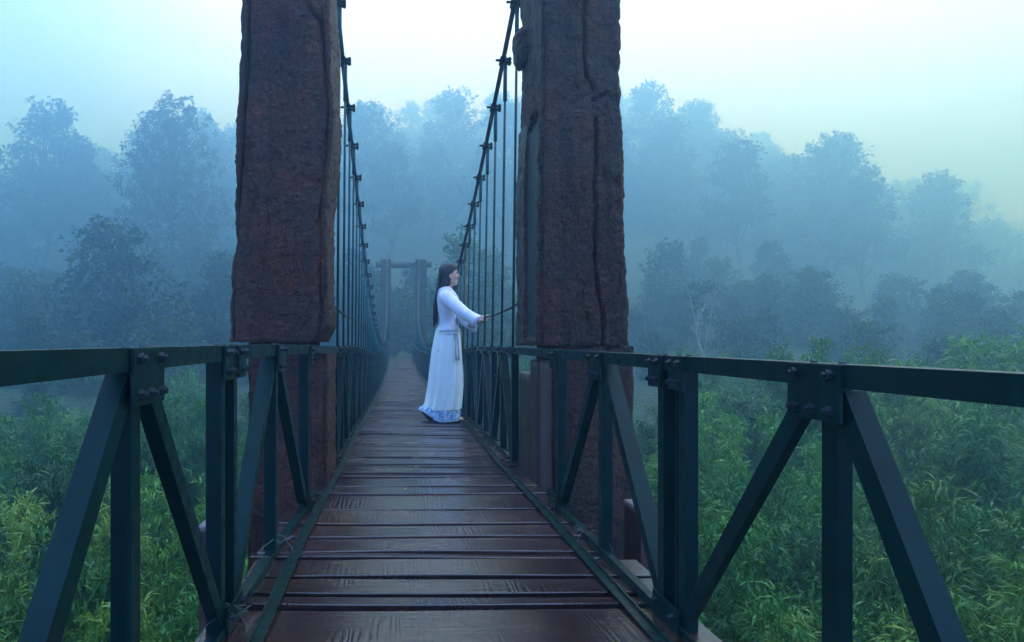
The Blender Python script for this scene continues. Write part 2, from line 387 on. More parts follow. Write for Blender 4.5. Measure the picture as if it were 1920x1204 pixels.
def railing(side):
    sx = 1 if side > 0 else -1; XF = XR if side > 0 else XL
    words = 'right' if side > 0 else 'left'
    root = thing('bridge_railing', (XF(1.87), 1.87, 0), 'dark green bolted steel railing along the %s edge of the walkway, %s' % (words, 'beside the woman' if side > 0 else 'opposite the woman'), 'railing', 'steel railings of the bridge')
    # top rail: near part and hanging part
    ys = [-2.5] + NEAR + [3.66, 4.1] + HANG
    m = MB()
    for a, b in zip(ys, ys[1:]):
        m.lbar((XF(a), a, rail_z(side, a)), (XF(b), b, rail_z(side, b)), (sx, 0, 0), .05, (0, 0, -1), .04, .006)
    m.build('top_rail', M_GREEN, root)
    m = MB()
    for a, b in zip(ys, ys[1:]):
        if 3.1 < a < 4.4:
            if a < 3.5: m.build('bottom_rail', M_GREEN, root); m = MB()
            continue
        m.lbar((XF(a), a, zd(a) - .004), (XF(b), b, zd(b) - .004), (sx, 0, 0), .05, (0, 0, 1), .03, .006)
    m.build('bottom_rail', M_GREEN, root)
    for i, Y in enumerate(NEAR):
        if Y == .55 and side > 0: Y = .70
        zr = rail_z(side, Y) - .008
        m = MB(); post(m, XF(Y) + sx*.009, Y, sx, -.05, zr, abs(Y - 1.87) < .01 or abs(Y + .77) < .01); m.build('post', M_GREEN, root)
    for i, Y in enumerate(HANG):
        m = MB(); post(m, XF(Y) + sx*.009, Y, sx, zd(Y) - .05, rail_z(side, Y) - .008); m.build('post', M_GREEN, root)
    nb = .70 if side > 0 else .55
    nodes = [(-.11, -.77), (-.11, nb), (1.21, nb), (1.21, 1.87), (2.53, 1.87), (2.53, 3.2)]
    nodes += [(HANG[k], HANG[j]) for k in range(1, 60, 2) for j in (k-1, k+1)]
    for Yt, Yb in nodes:
        d = .045 if Yb > Yt else -.045
        if Yt > 4: d *= .5
        m = MB(); brace(m, side, Yt + d, Yb - d*1.3, rail_z(side, Yt) - .055, zd(Yb) + .02, sx); m.build('brace', M_GREEN, root)
    # gusset plates with bolts on the near posts
    def gusset(Y, zc, w, h, bolts):
        X = XF(Y) - sx*.0055
        m = MB(); m.box((X, Y, zc), (.006, w, h)); g = m.build('gusset_plate', M_GREEN, root)
        for by, bz in bolts:
            m = MB(); bolt(m, (X - sx*.003, Y + by, zc + bz), sx); m.build('bolt', M_BOLT, g)
    for Y in (-.11, 1.21, 2.53):
        z = rail_z(side, Y); gusset(Y, z - .05, .15, .098, [(-.05, .032), (.05, .032), (-.05, -.03), (0, -.03), (.05, -.03)])
    for Y in (1.80, 1.945):
        z = rail_z(side, Y); gusset(Y, z - .046, .09, .088, [(-.025, .028), (.025, .028), (-.02, -.022), (.022, -.022)])
    for Y in (3.2,):
        z = rail_z(side, Y); gusset(Y, z - .045, .10, .085, [(-.028, .025), (.028, .025), (0, -.02)])
    for Y in (.70 if side > 0 else .55, 1.87, 3.2):
        gusset(Y, .035, .17, .07, [(-.06, .012), (.06, .012)])
    # tops of bolts on the rail
    for Y in (1.17, 1.25, 1.78, 1.84, 1.93, 1.98, 2.5, 2.57, 3.17, 3.24):
        m = MB(); p = Vector((XF(Y) + sx*.02, Y, rail_z(side, Y))); m.tube([p, p + Vector((0, 0, .004))], .0065, 6, False); m.build('rail_bolt', M_WIRE, root)
    # joint plates on the hanging part
    for Y in HANG[:26]:
        m = MB()
        z = rail_z(side, Y); X = XF(Y) - sx*.004
        m.box((X, Y, z - .03), (.007, .085, .07))
        for dz in (0, -.05, -.19):
            bolt(m, (X - sx*.004, Y + .015, z - .02 + dz), sx, .012, .012)
        m.build('joint_plate', M_BOLT, root)
        m = MB(); m.box((XF(Y) + sx*.027, Y, zd(Y) + .0), (.11, .05, .012)); bolt(m, (X, Y - .02, zd(Y) + .03), sx, .012, .012); m.build('foot_plate', M_BOLT, root)
    # twisted wire ties at the foot of the near posts
    for Y in ((2.5, 1.83) if side < 0 else (2.62,)):
        m = MB(); X = XF(Y) - sx*.006; r2 = random.Random(int(Y*100))
        for k in range(2):
            pts = [Vector((X - sx*.012 + sx*.035*cos(t) + r2.uniform(-.004, .004), Y + .03*sin(t) + k*.004, .05 + .008*k + .012*sin(t*2 + k))) for t in [i*.7 for i in range(9)]]
            m.tube(pts, .0013, 5)
        m.tube([(X - sx*.02, Y - .01, .055), (X - sx*.05, Y - .05, .035), (X - sx*.06, Y - .07, .012)], .0013, 5)
        m.tube([(X, Y + .02, .06), (X - sx*.03, Y + .05, .05), (X - sx*.028, Y + .065, .02)], .0013, 5)
        m.tube([(X + sx*.02, Y - .03, .06), (X + sx*.05, Y - .08, .045), (X + sx*.06, Y - .13, .0)], .0013, 5)
        m.build('wire_tie', M_WIRE, root)
railing(-1); railing(1)

# ------------------------------------------------------------------ suspension cables with clamps and hangers
def cable_z(Y):
    if Y <= 17.5: return EYE - .1 + .01567 * (Y - 16.5) ** 2 if Y < 16.5 else EYE - .1
    return EYE - .1 + (Y - 17.5) ** 2 * .0172
def cable(side):
    XCf = (lambda Y: .782 + ax(Y) + .30*ss(24, 34, Y)) if side > 0 else (lambda Y: -.367 + ax(Y) - .10*ss(24, 34, Y))
    root = thing('suspension_cable', (XCf(4.42), 4.42, cable_z(4.42)), 'dark sagging main cable with clamps and thin hanger rods, beside the %s pillar' % ('right' if side > 0 else 'left'), 'cable', 'main cables of the bridge')
    ys = [4.12 + .24*i for i in range(125)]
    m = MB(); m.tube([(XCf(Y), Y, cable_z(Y)) for Y in ys if Y < 33.8], .0165, 8); m.build('wire_rope', M_CABLE, root)
    for k, Y in enumerate(HANG[:52]):
        zc, zr = cable_z(Y), rail_z(side, Y); X = XCf(Y)
        Xb = (XR(Y) + .022) if side > 0 else (XL(Y) - .014)
        m = MB(); sgn = 1
        m.tube([(X, Y - .03, cable_z(Y - .03)), (X, Y + .03, cable_z(Y + .03))], .027, 8, False)
        m.box((X + .022*sgn, Y, zc + .013), (.075, .035, .012)); m.box((X + .022*sgn, Y, zc - .013), (.075, .035, .012))
        m.tube([(X + .048*sgn, Y, zc + .03), (X + .048*sgn, Y, zc - .03)], .009, 6, False)
        m.tube([(X - .02, Y - .02, zc), (X - .055, Y - .02, zc)], .009, 6, False)
        m.build('clamp', M_BOLT, root)
        if zc - .03 > zr + .02:
            xt = X + .018
            m = MB()
            m.tube([(xt, Y, zc - .02), (xt + (Xb - xt)*.13, Y, zc - .02 - (zc - zr)*.13)], .014, 8)
            m.tube([(xt, Y, zc - .02), (Xb, Y, zr - .02)], .0085 if k != 7 or side < 0 else .012, 8)
            h = m.build('hanger_rod', M_YELLOW if (k == 7 and side > 0) else M_ROD, root)
            if k == 7 and side > 0: h['label'] = 'yellow sleeved hanger rod beside the woman'
cable(-1); cable(1)

# ------------------------------------------------------------------ near pillars
def crack_depth(u, z, cracks):
    d = 0
    for line, wdt, dep in cracks:
        for (u0, z0), (u1, z1) in zip(line, line[1:]):
            lo, hi = min(z0, z1), max(z0, z1)
            if lo - .01 <= z <= hi + .01:
                t = (z - z0) / (z1 - z0) if z1 != z0 else 0
                uc = u0 + (u1 - u0) * max(0, min(1, t)) + .006*noise.noise(Vector((z*9, u0*7, 1)))
                d = max(d, dep * exp(-((u - uc) / wdt) ** 2))
    return d
def pillar_mesh(mb, corners, zlist, cracks, seed, nf=64, ns=44, bottom_chamfer=0, extra=None, amp=1.0):
    """corners(z) -> (xl, xr, yf, yb); rings of a rough squared trunk; extra(face, u, v, z) -> (push, material)"""
    per = []
    for i in range(nf): per.append(('f', i / nf))
    for i in range(ns): per.append(('r', i / ns))
    for i in range(nf//2): per.append(('b', i / (nf//2)))
    for i in range(ns): per.append(('l', i / ns))
    n = len(per); vs, mats = [], []
    for z in zlist:
        xl, xr, yf, yb = corners(z)
        for face, t in per:
            if face == 'f': x, y, nx, ny = xl + (xr-xl)*t, yf, 0, -1
            elif face == 'r': x, y, nx, ny = xr, yf + (yb-yf)*t, 1, 0
            elif face == 'b': x, y, nx, ny = xr + (xl-xr)*t, yb, 0, 1
            else: x, y, nx, ny = xl, yb + (yf-yb)*t, -1, 0
            # rounded corners
            e = min(t, 1-t); c = .03 * max(0, 1 - e/.07) ** 2
            cxm, cym = (xl+xr)/2, (yf+yb)/2
            q = Vector((x, y, z)); s3 = Vector((x*9 + seed, y*9, z*6))
            d = amp * (.012*noise.noise(s3*.35) + .009*noise.noise(s3) + .008*noise.noise(s3*2.7) + .007*noise.noise(s3*6) + .005*noise.noise(s3*11))
            mi = 0
            if face == 'f': d -= crack_depth(x, z, cracks)
            if extra:
                ex = extra(face, x, y, z)
                if ex: d = d * ex[2] + ex[0]; mi = ex[1]
            x += nx*d; y += ny*d
            if c: x += (cxm - x)/abs(cxm - x) * c if abs(cxm-x) > 1e-6 else 0; y += (cym - y)/abs(cym - y) * c if abs(cym-y) > 1e-6 else 0
            vs.append((x, y, z)); mats.append(mi)
    o = len(mb.v); mb.v += vs
    for j in range(len(zlist)-1):
        for k in range(n):
            a, b, c_, d_ = j*n+k, j*n+(k+1) % n, (j+1)*n+(k+1) % n, (j+1)*n+k
            mb.f.append([o+a, o+b, o+c_, o+d_]); mb.mi.append(max(mats[a], 0) if mats[a] == mats[c_] else 0); mb.sm.append(True)
    mb.f.append([o+k for k in range(n-1, -1, -1)]); mb.mi.append(0); mb.sm.append(False)
    mb.f.append([o+(len(zlist)-1)*n+k for k in range(n)]); mb.mi.append(0); mb.sm.append(False)
def zpx(py, Y): return EYE - (py - CY) / F * Y
def xpx(px, Y): return (px - CX) / F * Y
YF = 3.68
def near_pillars():
    zs_hi = [.772 + .017*i for i in range(118)] + [2.82 + .12*i for i in range(18)]
    # ---- left
    def cl(z):
        py = CY - (z - EYE) / YF * F
        xl = xpx(lerp_tab([(-700, 470), (0, 453), (150, 445), (300, 440), (380, 437), (410, 439), (470, 438), (492, 432), (520, 430), (640, 428)], py), YF)
        xr = xpx(lerp_tab([(-700, 585), (0, 617), (120, 620), (200, 626), (290, 621), (390, 610), (480, 610), (640, 610)], py), YF)
        yb = 4.32
        if z < .86: xr -= .05*(1 - (z-.772)/.088)
        return xl, xr, YF, yb
    cr = [([(xpx(604, YF), zpx(40, YF)), (xpx(608, YF), zpx(120, YF)), (xpx(616, YF), zpx(200, YF)), (xpx(612, YF), zpx(290, YF)), (xpx(601, YF), zpx(390, YF)), (xpx(603, YF), zpx(480, YF)), (xpx(602, YF), zpx(632, YF))], .009, .045),
          ([(xpx(469, YF), zpx(-60, YF)), (xpx(462, YF), zpx(150, YF)), (xpx(454, YF), zpx(300, YF)), (xpx(444, YF), zpx(430, YF))], .008, .04),
          ([(xpx(437, YF), zpx(500, YF)), (xpx(436, YF), zpx(640, YF))], .006, .03),
          ([(xpx(560, YF), zpx(-80, YF)), (xpx(575, YF), zpx(10, YF)), (xpx(604, YF), zpx(42, YF))], .014, .03)]
    root = thing('bridge_pillar', ((-.886-.36)/2, 4.0, -1.2), 'tall rough brown timber-like pillar at the left edge of the walkway', 'pillar', 'near pillars of the bridge')
    mb = MB(); pillar_mesh(mb, cl, zs_hi, cr, 3.1); mb.build('shaft', M_BARK_L, root)
    zs_lo = [-9.0, -6, -3, -1.6] + [-1.2 + .03*i for i in range(64)] + [.715]
    mb = MB(); pillar_mesh(mb, lambda z: (-.80, -.362, YF + .03, 4.30), zs_lo, [([(-.47, .75), (-.46, .3), (-.475, -.6)], .007, .03)], 8.2, 48, 36)
    mb.build('stump', M_BARK_L, root)
    mb = MB(); mb.box((-.625, 4.0, .75), (.33, .56, .3)); mb.build('core', M_BARK_L, root)
    # ---- right
    def crr(z):
        py = CY - (z - EYE) / YF * F
        xl = xpx(lerp_tab([(-700, 1010), (0, 1018), (190, 1016), (300, 1012), (640, 1010)], py), YF)
        xr = xpx(lerp_tab([(-700, 1150), (0, 1167), (330, 1172), (540, 1180), (560, 1184), (600, 1182), (640, 1187), (660, 1187)], py), YF)
        return xl, xr, YF, 4.34
    def ex(face, x, y, z):
        if face != 'l': return None
        top = zpx(208, 3.9); d = 0
        # back lip swells above the groove
        if z > top - .02 and z < top + .5: pass
        inside = 3.76 < y < 4.10 and .80 < z < top - .6*((y - 3.93)**2)*4
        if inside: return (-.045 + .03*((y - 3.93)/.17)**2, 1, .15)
        if y >= 4.10 and z < top: return (.012*ss(4.1, 4.3, y), 2, .8)
        return None
    cr = [([(xpx(1098, YF), zpx(-80, YF)), (xpx(1096, YF), zpx(100, YF)), (xpx(1098, YF), zpx(140, YF)), (xpx(1114, YF), zpx(165, YF))], .007, .04),
          ([(xpx(1117, YF), zpx(225, YF)), (xpx(1117, YF), zpx(330, YF)), (xpx(1115, YF), zpx(480, YF)), (xpx(1120, YF), zpx(540, YF)), (xpx(1130, YF), zpx(590, YF)), (xpx(1131, YF), zpx(650, YF))], .008, .042),
          ([(xpx(1112, YF), zpx(188, YF)), (xpx(1135, YF), zpx(176, YF))], .012, .03)]
    root = thing('bridge_pillar', (1.05, 4.0, -1.2), 'tall rough cracked brown pillar with a smooth groove, at the right edge of the walkway', 'pillar', 'near pillars of the bridge')
    zr_hi = [.752 + .017*i for i in range(120)] + [2.82 + .12*i for i in range(18)]
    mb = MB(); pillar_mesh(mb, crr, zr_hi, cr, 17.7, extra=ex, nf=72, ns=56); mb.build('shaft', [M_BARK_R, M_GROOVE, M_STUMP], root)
    mb = MB(); pillar_mesh(mb, lambda z: (.87, 1.305, YF + .015, 4.2), [-9.0, -6, -3, -1.6] + [-1.2 + .03*i for i in range(66)], [([(1.16, .75), (1.15, .2), (1.165, -.8)], .007, .03)], 4.4, 48, 30)
    mb.build('stump', M_BARK_R, root)
    mb = MB()
    pillar_mesh(mb, lambda z: (.785, .872, 3.72, 3.93), [-.5 + .04*i for i in range(29)] + [.672], [], 5.5, 10, 22, amp=.5)
    pillar_mesh(mb, lambda z: (.788, .88, 3.935, 4.33), [-.5 + .04*i for i in range(27)] + [.585], [], 6.5, 10, 30, amp=.5)
    mb.build('stump_planks', M_STUMP, root)
    # burl near the top of the right pillar, on the walkway side
    mb = MB(); c = P(984, 88, 4.2); base = len(mb.v)
    mb.ball(c, (.075, .10, .13), nu=28, nv=20)
    for i in range(base, len(mb.v)):
        v = Vector(mb.v[i]); d = (v - c); k = 1 + .30*noise.noise(v*9) + .15*noise.noise(v*24) - .12*max(0, sin(v.z*70))*.4
        mb.v[i] = tuple(c + d*k)
    mb.build('burl', M_BARK_R, root)
    # low blocks with pale caps beside the pillars
    for xa, xb, z, lab in ((xpx(376, 3.35), -.79, zpx(981, 3.35), 'short red-brown block with pale top left of the left pillar foot'), (1.19, xpx(1222, 3.3), zpx(958, 3.3), 'short red-brown block with pale top right of the right pillar foot')):
        root = thing('footing_block', ((xa+xb)/2, 3.4, z - .5), lab, 'block', 'capped blocks at the pillar feet')
        mb = MB(); mb.box(((xa+xb)/2, 3.42, z - 4.5), (xb-xa-.012, .24, 8.94)); o = mb.build('block_body', M_BLOCK, root)
        mb = MB(); mb.box(((xa+xb)/2, 3.42, z - .015), (xb-xa, .26, .034)); o = mb.build('block_cap', M_CAP, root)
        bv = o.modifiers.new('bevel', 'BEVEL'); bv.width = .012; bv.segments = 3
near_pillars()

# ------------------------------------------------------------------ far portal
def far_portal():
    root = thing('bridge_portal', (.45, 34.3, -.3), 'misty far gateway of two timber pillars and a crossbeam at the walkway end', 'portal')
    for xa, xb in ((-.64, -.14), (1.10, 1.66)):
        mb = MB(); pillar_mesh(mb, lambda z: (xa, xb, 34.0, 34.6), [-1.5 + .13*i for i in range(50)], [], xa*9, 16, 14, amp=2)
        mb.build('pillar', M_FARPIL, root)
    mb = MB()
    mb.tube([(-.9, 34.3, 4.62), (.4, 34.3, 4.60), (1.9, 34.3, 4.63)], [.15, .16, .15], 12); mb.build('crossbeam', M_FARPIL, root)
far_portal()

# ------------------------------------------------------------------ hand ropes
def rope(pts, label):
    fine = []
    for (a, b) in zip(pts, pts[1:]):
        a, b = Vector(a), Vector(b)
        for i in range(8):
            t = i/8; p = a.lerp(b, t); p.z -= .03*(b-a).length*t*(1-t); fine.append(p)
    fine.append(Vector(pts[-1]))
    m = MB(); m.tube(fine, .0085, 7); o = m.build('hand_rope', M_ROPE)
    tag(o, label, 'rope', 'slack hand ropes')
HAND = P(911, 594, 6.25)
rope([P(972, 569, 4.25), HAND, (.83, 7.6, .985), (.82, 9.4, .9), (.82, 11.5, .8)], 'slack grey rope from the right pillar that the woman holds')
rope([(-.36, 4.3, zpx(578, 4.3)), (-.375, 6.5, zpx(598, 6.5)), (-.37, 8.5, zpx(612, 8.5)), (-.36, 11, .75)], 'slack grey rope from the left pillar across the hanger rods')

# ------------------------------------------------------------------ the woman
def m_cloth(name, c1, c2, rough=.8, sub=.15):
    m, n, b = mat(name); v = vec(n); n.links.new(ramp(n, noise_tex(n, v, 14, 4), [(.35, c1), (.65, c2)]), b.inputs['Base Color'])
    b.inputs['Roughness'].default_value = rough; bump(n, b, noise_tex(n, vec(n, (1, 1, .35)), 45, 3), .25, .006); return m
M_WHITE = m_cloth('white_cotton', (.82, .87, .85), (.87, .90, .88))
M_LAV = m_cloth('thin_white_blouse_cloth', (.70, .68, .82), (.82, .81, .88))
M_RUFFLE = m_cloth('blue_patterned_hem', (.10, .25, .52), (.62, .73, .82))
M_RUFFLE.node_tree.nodes['Noise Texture'].inputs['Scale'].default_value = 38
M_SKIN = m_cloth('skin', (.60, .32, .22), (.66, .37, .27), .5)
M_HAIR = m_cloth('black_hair', (.004, .004, .006), (.008, .008, .010), .55)
M_SHOE = m_cloth('navy_slipper', (.012, .018, .04), (.025, .03, .06), .5)
M_EYE = m_cloth('dark_eyes', (.01, .008, .008), (.015, .01, .01), .25)
def woman():
    WY = 6.8
    X = lambda px, Y=WY: xpx(px, Y)
    Z = lambda py, Y=WY: zpx(py, Y)
    V = lambda px, py, Y: Vector((xpx(px, Y), Y, zpx(py, Y)))
    root = thing('person', (X(832), WY, zd(WY)), 'woman with long black hair in white blouse and skirt, reaching for the rope', 'person')
    def ell(cx, cy, z, rx, ry, n=40, fold=0, k=9, ph=0, zt=None):
        r = []
        for i in range(n):
            t = 2*pi*i/n; f = 1 + fold*(sin(k*t + ph) * .6 + .4*sin((k*2-3)*t + ph*1.7))
            x, y = cx + rx*f*cos(t), cy + ry*f*sin(t)
            r.append((x, y, zt(x, z) if zt else z))
        return r
    # body: one continuous surface
    mb = MB()
    hc = Vector((X(842), WY, Z(515)))
    mb.ball(hc, (.088, .072, .112), nu=24, nv=18)
    mb.ball(hc + Vector((.030, 0, -.060)), (.058, .054, .055))                                    # jaw
    mb.tube([hc + Vector((.082, 0, .012)), hc + Vector((.102, 0, -.020)), hc + Vector((.084, 0, -.030))], [.010, .015, .010], 8)   # nose
    mb.ball(hc + Vector((.080, 0, -.055)), (.014, .024, .007)); mb.ball(hc + Vector((.078, 0, -.068)), (.013, .021, .008))      # lips
    mb.ball(hc + Vector((.070, 0, -.094)), (.018, .022, .016))                                   # chin
    for q in (-1, 1):
        mb.ball(hc + Vector((-.005, q*.073, -.012)), (.020, .009, .032))                          # ears
        mb.ball(hc + Vector((.062, q*.036, -.030)), (.022, .022, .022))                           # cheeks
    mb.tube([V(838, 550, WY), V(841, 526, WY)], [.052, .043], 14)
    prof = [(540, 835, .05, .08), (547, 836, .082, .155), (556, 838, .098, .172), (570, 840, .105, .160), (588, 840, .096, .140), (605, 840, .088, .128), (618, 840, .098, .142), (640, 838, .115, .16), (668, 838, .105, .15)]
    mb.loft([ell(X(c), WY, Z(y), a, b) for y, c, a, b in prof])
    for pts, rs in (([V(846, 655, WY+.075), V(851, 722, WY+.07), V(851, 780, WY+.07)], [.085, .055, .038]), ([V(832, 655, WY-.075), V(830, 722, WY-.06), V(806, 771, WY-.06)], [.08, .05, .034])):
        mb.tube([pts[0], pts[0].lerp(pts[1], .5), pts[1], pts[1].lerp(pts[2], .35), pts[2]], [rs[0], rs[0]*.82, rs[1], rs[1]*1.0, rs[2]], 14)
    mb.tube([V(848, 785, WY+.07), V(858, 786, WY+.07), V(868, 788, WY+.07)], [.036, .034, .022], 10)
    mb.tube([V(799, 774, WY-.07), V(804, 782, WY-.07), V(810, 787.5, WY-.07)], [.036, .033, .022], 10)
    arms = [(V(835, 556, 6.645), V(865, 584, 6.45), V(898, 604, 6.30), V(906, 599, 6.265), HAND, 1),
            (V(836, 558, 6.955), V(864, 594, 6.76), V(888, 611, 6.50), V(898, 606, 6.42), V(905, 597.5, 6.38), -1)]
    for sh, el, wr, pl, grip, q in arms:
        mb.tube([sh, sh.lerp(el, .5), el, el.lerp(wr, .4), wr], [.050, .043, .036, .033, .024], 14)
        ax_ = (pl - wr).normalized(); side = Vector((.55, .8, .1)).normalized(); side = (side - ax_*side.dot(ax_)).normalized(); up = side.cross(ax_)
        if up.z < 0: up = -up
        end = wr + ax_*.085
        mb.tube([wr, wr + ax_*.04, end], [.024, .034, .032], 12)
        tgt = grip
        for j, (o, L) in enumerate(((-.030, .066), (-.010, .074), (.010, .070), (.029, .056))):      # four fingers over the rope
            b0 = end + side*o - ax_*.012; m1 = b0 + ax_*(L*.42) + up*.012; m2 = m1 + ax_*(L*.30) - up*.010; m3 = m2 - up*(L*.34) - ax_*.006
            mb.tube([b0, m1, m2, m3], [.0105, .0098, .009, .0075], 8)
        b0 = wr + ax_*.03 - side*.030*q; mb.tube([b0, b0 - side*.016*q + ax_*.028 - up*.006, b0 - side*.012*q + ax_*.055 - up*.018], [.0125, .0105, .008], 8)
    body = mb.build('body', M_SKIN, root)
    rm = body.modifiers.new('remesh', 'REMESH'); rm.mode = 'VOXEL'; rm.voxel_size = .0055; rm.use_smooth_shade = True
    sm = body.modifiers.new('smooth', 'SMOOTH'); sm.factor = .5; sm.iterations = 3
    mb = MB()
    for q in (-1, 1): mb.ball(hc + Vector((.079, q*.030, .012)), (.008, .013, .007)); mb.box(hc + Vector((.083, q*.031, .032)), (.008, .034, .006))
    mb.build('eyes', M_EYE, root)
    # hair: cap and long fall down the back
    mb = MB(); nh = 36
    hp = [(493.5, 842, .028, .03), (496, 842, .068, .055), (502, 841, .092, .078), (510, 838.5, .087, .086), (518, 836, .078, .087), (527, 834.5, .072, .085), (535, 832, .068, .085), (543, 828, .056, .088), (552, 823, .038, .090), (562, 820, .026, .086), (576, 818.5, .021, .078), (590, 817.8, .018, .066), (600, 817.5, .014, .052), (607, 817.5, .008, .03)]
    mb.loft([ell(X(c), WY - .0, Z(y), a, b, nh, .018, 13, y*.05) for y, c, a, b in hp]); 
    r3 = random.Random(4)
    for q in range(26):
        yo = r3.uniform(-.085, .085); k = r3.uniform(-.012, .022); e = r3.uniform(596, 614); xo = r3.uniform(-2.2, 1.0)
        mb.tube([V(829, 512, WY + yo) + Vector((-.03, 0, 0)), V(820 + xo*.5, 545, WY + yo*1.05), V(815.5 + xo, 572, WY + yo*.95), V(815 + xo*1.3, e, WY + yo*.7 + k)], [.006, .007, .006, .002], 5)
    mb.build('hair', M_HAIR, root)
    # blouse with wide sleeves
    mb = MB()
    bp = [(538, 834, .052, .075), (543, 834.5, .075, .135), (550, 836, .096, .176), (558, 838, .112, .186), (572, 840, .118, .176), (588, 840, .108, .156), (600, 840, .090, .136), (609, 840, .098, .146), (617, 840, .114, .162), (621.5, 840, .122, .170), (622, 840, .112, .160)]
    mb.loft([ell(X(c), WY, Z(y), a, b, 44, .02 + .012*(i > 5), 7, i*.5) for i, (y, c, a, b) in enumerate(bp)])
    for i, v in enumerate(mb.v):
        v = Vector(v); o = .011*noise.noise(Vector((v.x*10, v.y*10, v.z*22))) + .006*noise.noise(v*40); d = Vector((v.x - X(839), v.y - WY, 0)).normalized(); mb.v[i] = tuple(v + d*o)
    for sh, el, wr, pl, grip, q in arms:
        d1 = (el - sh).normalized(); d2 = (wr - el).normalized()
        pts = [sh - d1*.03, sh + d1*.03, sh.lerp(el, .5), el - d1*.02, el + d2*.05, el.lerp(wr, .55), wr - d2*.03, wr + d2*.005, wr - d2*.01]
        n0 = len(mb.v); mb.tube(pts, [.060, .074, .066, .062, .056, .055, .060, .064, .040], 18)
        for i in range(n0, len(mb.v)):
            v = Vector(mb.v[i]); o = .016*noise.noise(v*16) + .009*noise.noise(v*36); mb.v[i] = tuple(v + Vector((0, o*.5, o)))
    mb.build('blouse', M_LAV, root)
    # skirt
    mb = MB()
    edges = [(616, 818, 862.5, .152), (628, 816, 862.5, .160), (640, 813.5, 863, .170), (655, 811, 864, .182), (680, 808, 866, .19), (700, 806, 867, .195), (720, 804, 867, .20), (740, 801, 865.5, .20), (755, 798.5, 864, .20), (766, 793, 862.5, .20)]
    rings = []
    for i, (y, a, b, ry) in enumerate(edges):
        t = i/9; rings.append(ell((X(a)+X(b))/2, WY, Z(y), (X(b)-X(a))/2, ry, 128, .035 + .07*t**.8, 9, .6*t + .3))
    mb.loft(rings, cap=False); mb.build('skirt', M_WHITE, root)
    # blue patterned ruffle, lifted at the back by the raised heel
    def ztab(x, z):
        px = CX + x/WY*F; return z
    mb = MB(); rings = []
    for i, (yl, yr, a, b, f) in enumerate(((761, 767, 793.5, 862.5, .03), (763, 772, 789, 862.5, .045), (765, 779, 786, 862, .05), (768, 787, 785, 861, .055))):
        c, hw = (X(a)+X(b))/2, (X(b)-X(a))/2
        rings.append(ell(c, WY, 0, hw, .205 + .004*i, 120, f, 17, .4, lambda x, z, yl=yl, yr=yr, c=c, hw=hw: Z(yl + (yr - yl)*ss(-1.0, .05, (x - c)/hw))))
    mb.loft(rings, cap=False); mb.build('hem_ruffle', M_RUFFLE, root)
    mb = MB()
    mb.loft([ell(X(839.5), WY, Z(y), a, b, 44, .012, 9, .4) for y, a, b in ((618, .108, .150), (621, .117, .160), (626, .120, .164), (629, .114, .158))]); mb.build('waist_sash', M_WHITE, root)
    mb = MB()
    for o in (0, .022):
        mb.tube([V(853, 627, WY - .165) + Vector((o, 0, 0)), V(855, 645, WY - .185) + Vector((o, 0, 0)), V(854, 660, WY - .19) + Vector((o*1.5, 0, 0)), V(856, 676, WY - .195) + Vector((o, 0, .03*o))], [.010, .007, .008, .012], 7)
    mb.ball(V(854, 627, WY - .165), (.022, .014, .016)); mb.build('sash_tie', m_cloth('grey_white_tie', (.36, .42, .5), (.5, .55, .62)), root)
    for pts in ([V(845, 789.0, WY+.07), V(856, 789.6, WY+.07), V(869, 790, WY+.07)], [V(791, 770, WY-.08), V(800, 780.5, WY-.08), V(810, 789.3, WY-.08)]):
        mb = MB(); d = [.030, .040, .030]
        rings = []
        ddir = (pts[-1] - pts[0]).normalized(); nrm = Vector((-ddir.z, 0, ddir.x)).normalized()
        if nrm.z < 0: nrm = -nrm
        pth = [pts[0].lerp(pts[1], i/4) for i in range(4)] + [pts[1].lerp(pts[2], i/4) for i in range(5)]
        for i, p in enumerate(pth):
            wv = .036*sqrt(max(.05, sin(pi*(i+.6)/9.2))); rings.append([p + Vector((0, wv*cos(a), 0)) + nrm*(.014*sin(a) + (.012 if sin(a) > 0 and i > 4 else 0)) for a in [2*pi*k/14 for k in range(14)]])
        mb.loft(rings); mb.build('slipper', M_SHOE, root)
woman()

# ------------------------------------------------------------------ foliage
def leaf_mesh(name, material, leaves):
    """leaves: list of (base, direction, normal, length, width, tone): rhombic blades"""
    me = bpy.data.meshes.new(name); vs, fs, tn = [], [], []
    for p, d, nrm, L, W, t in leaves:
        s = d.cross(nrm); s.normalize(); o = len(vs)
        mid = p + d*(L*.42) + nrm*(L*.05); tip = p + d*L - nrm*(L*.10)
        vs += [p, mid + s*(W*.5), tip, mid - s*(W*.5)]; fs.append((o, o+1, o+2, o+3)); tn += [t]*4
    me.from_pydata([tuple(v) for v in vs], [], fs); me.materials.append(material)
    at = me.attributes.new('tone', 'FLOAT', 'POINT'); at.data.foreach_set('value', tn)
    me.polygons.foreach_set('use_smooth', [False]*len(fs)); me.update(); return me
def rv(r): 
    while True:
        v = Vector((r.uniform(-1, 1), r.uniform(-1, 1), r.uniform(-1, 1)))
        if .05 < v.length < 1: return v.normalized()
UP = Vector((0, 0, 1))
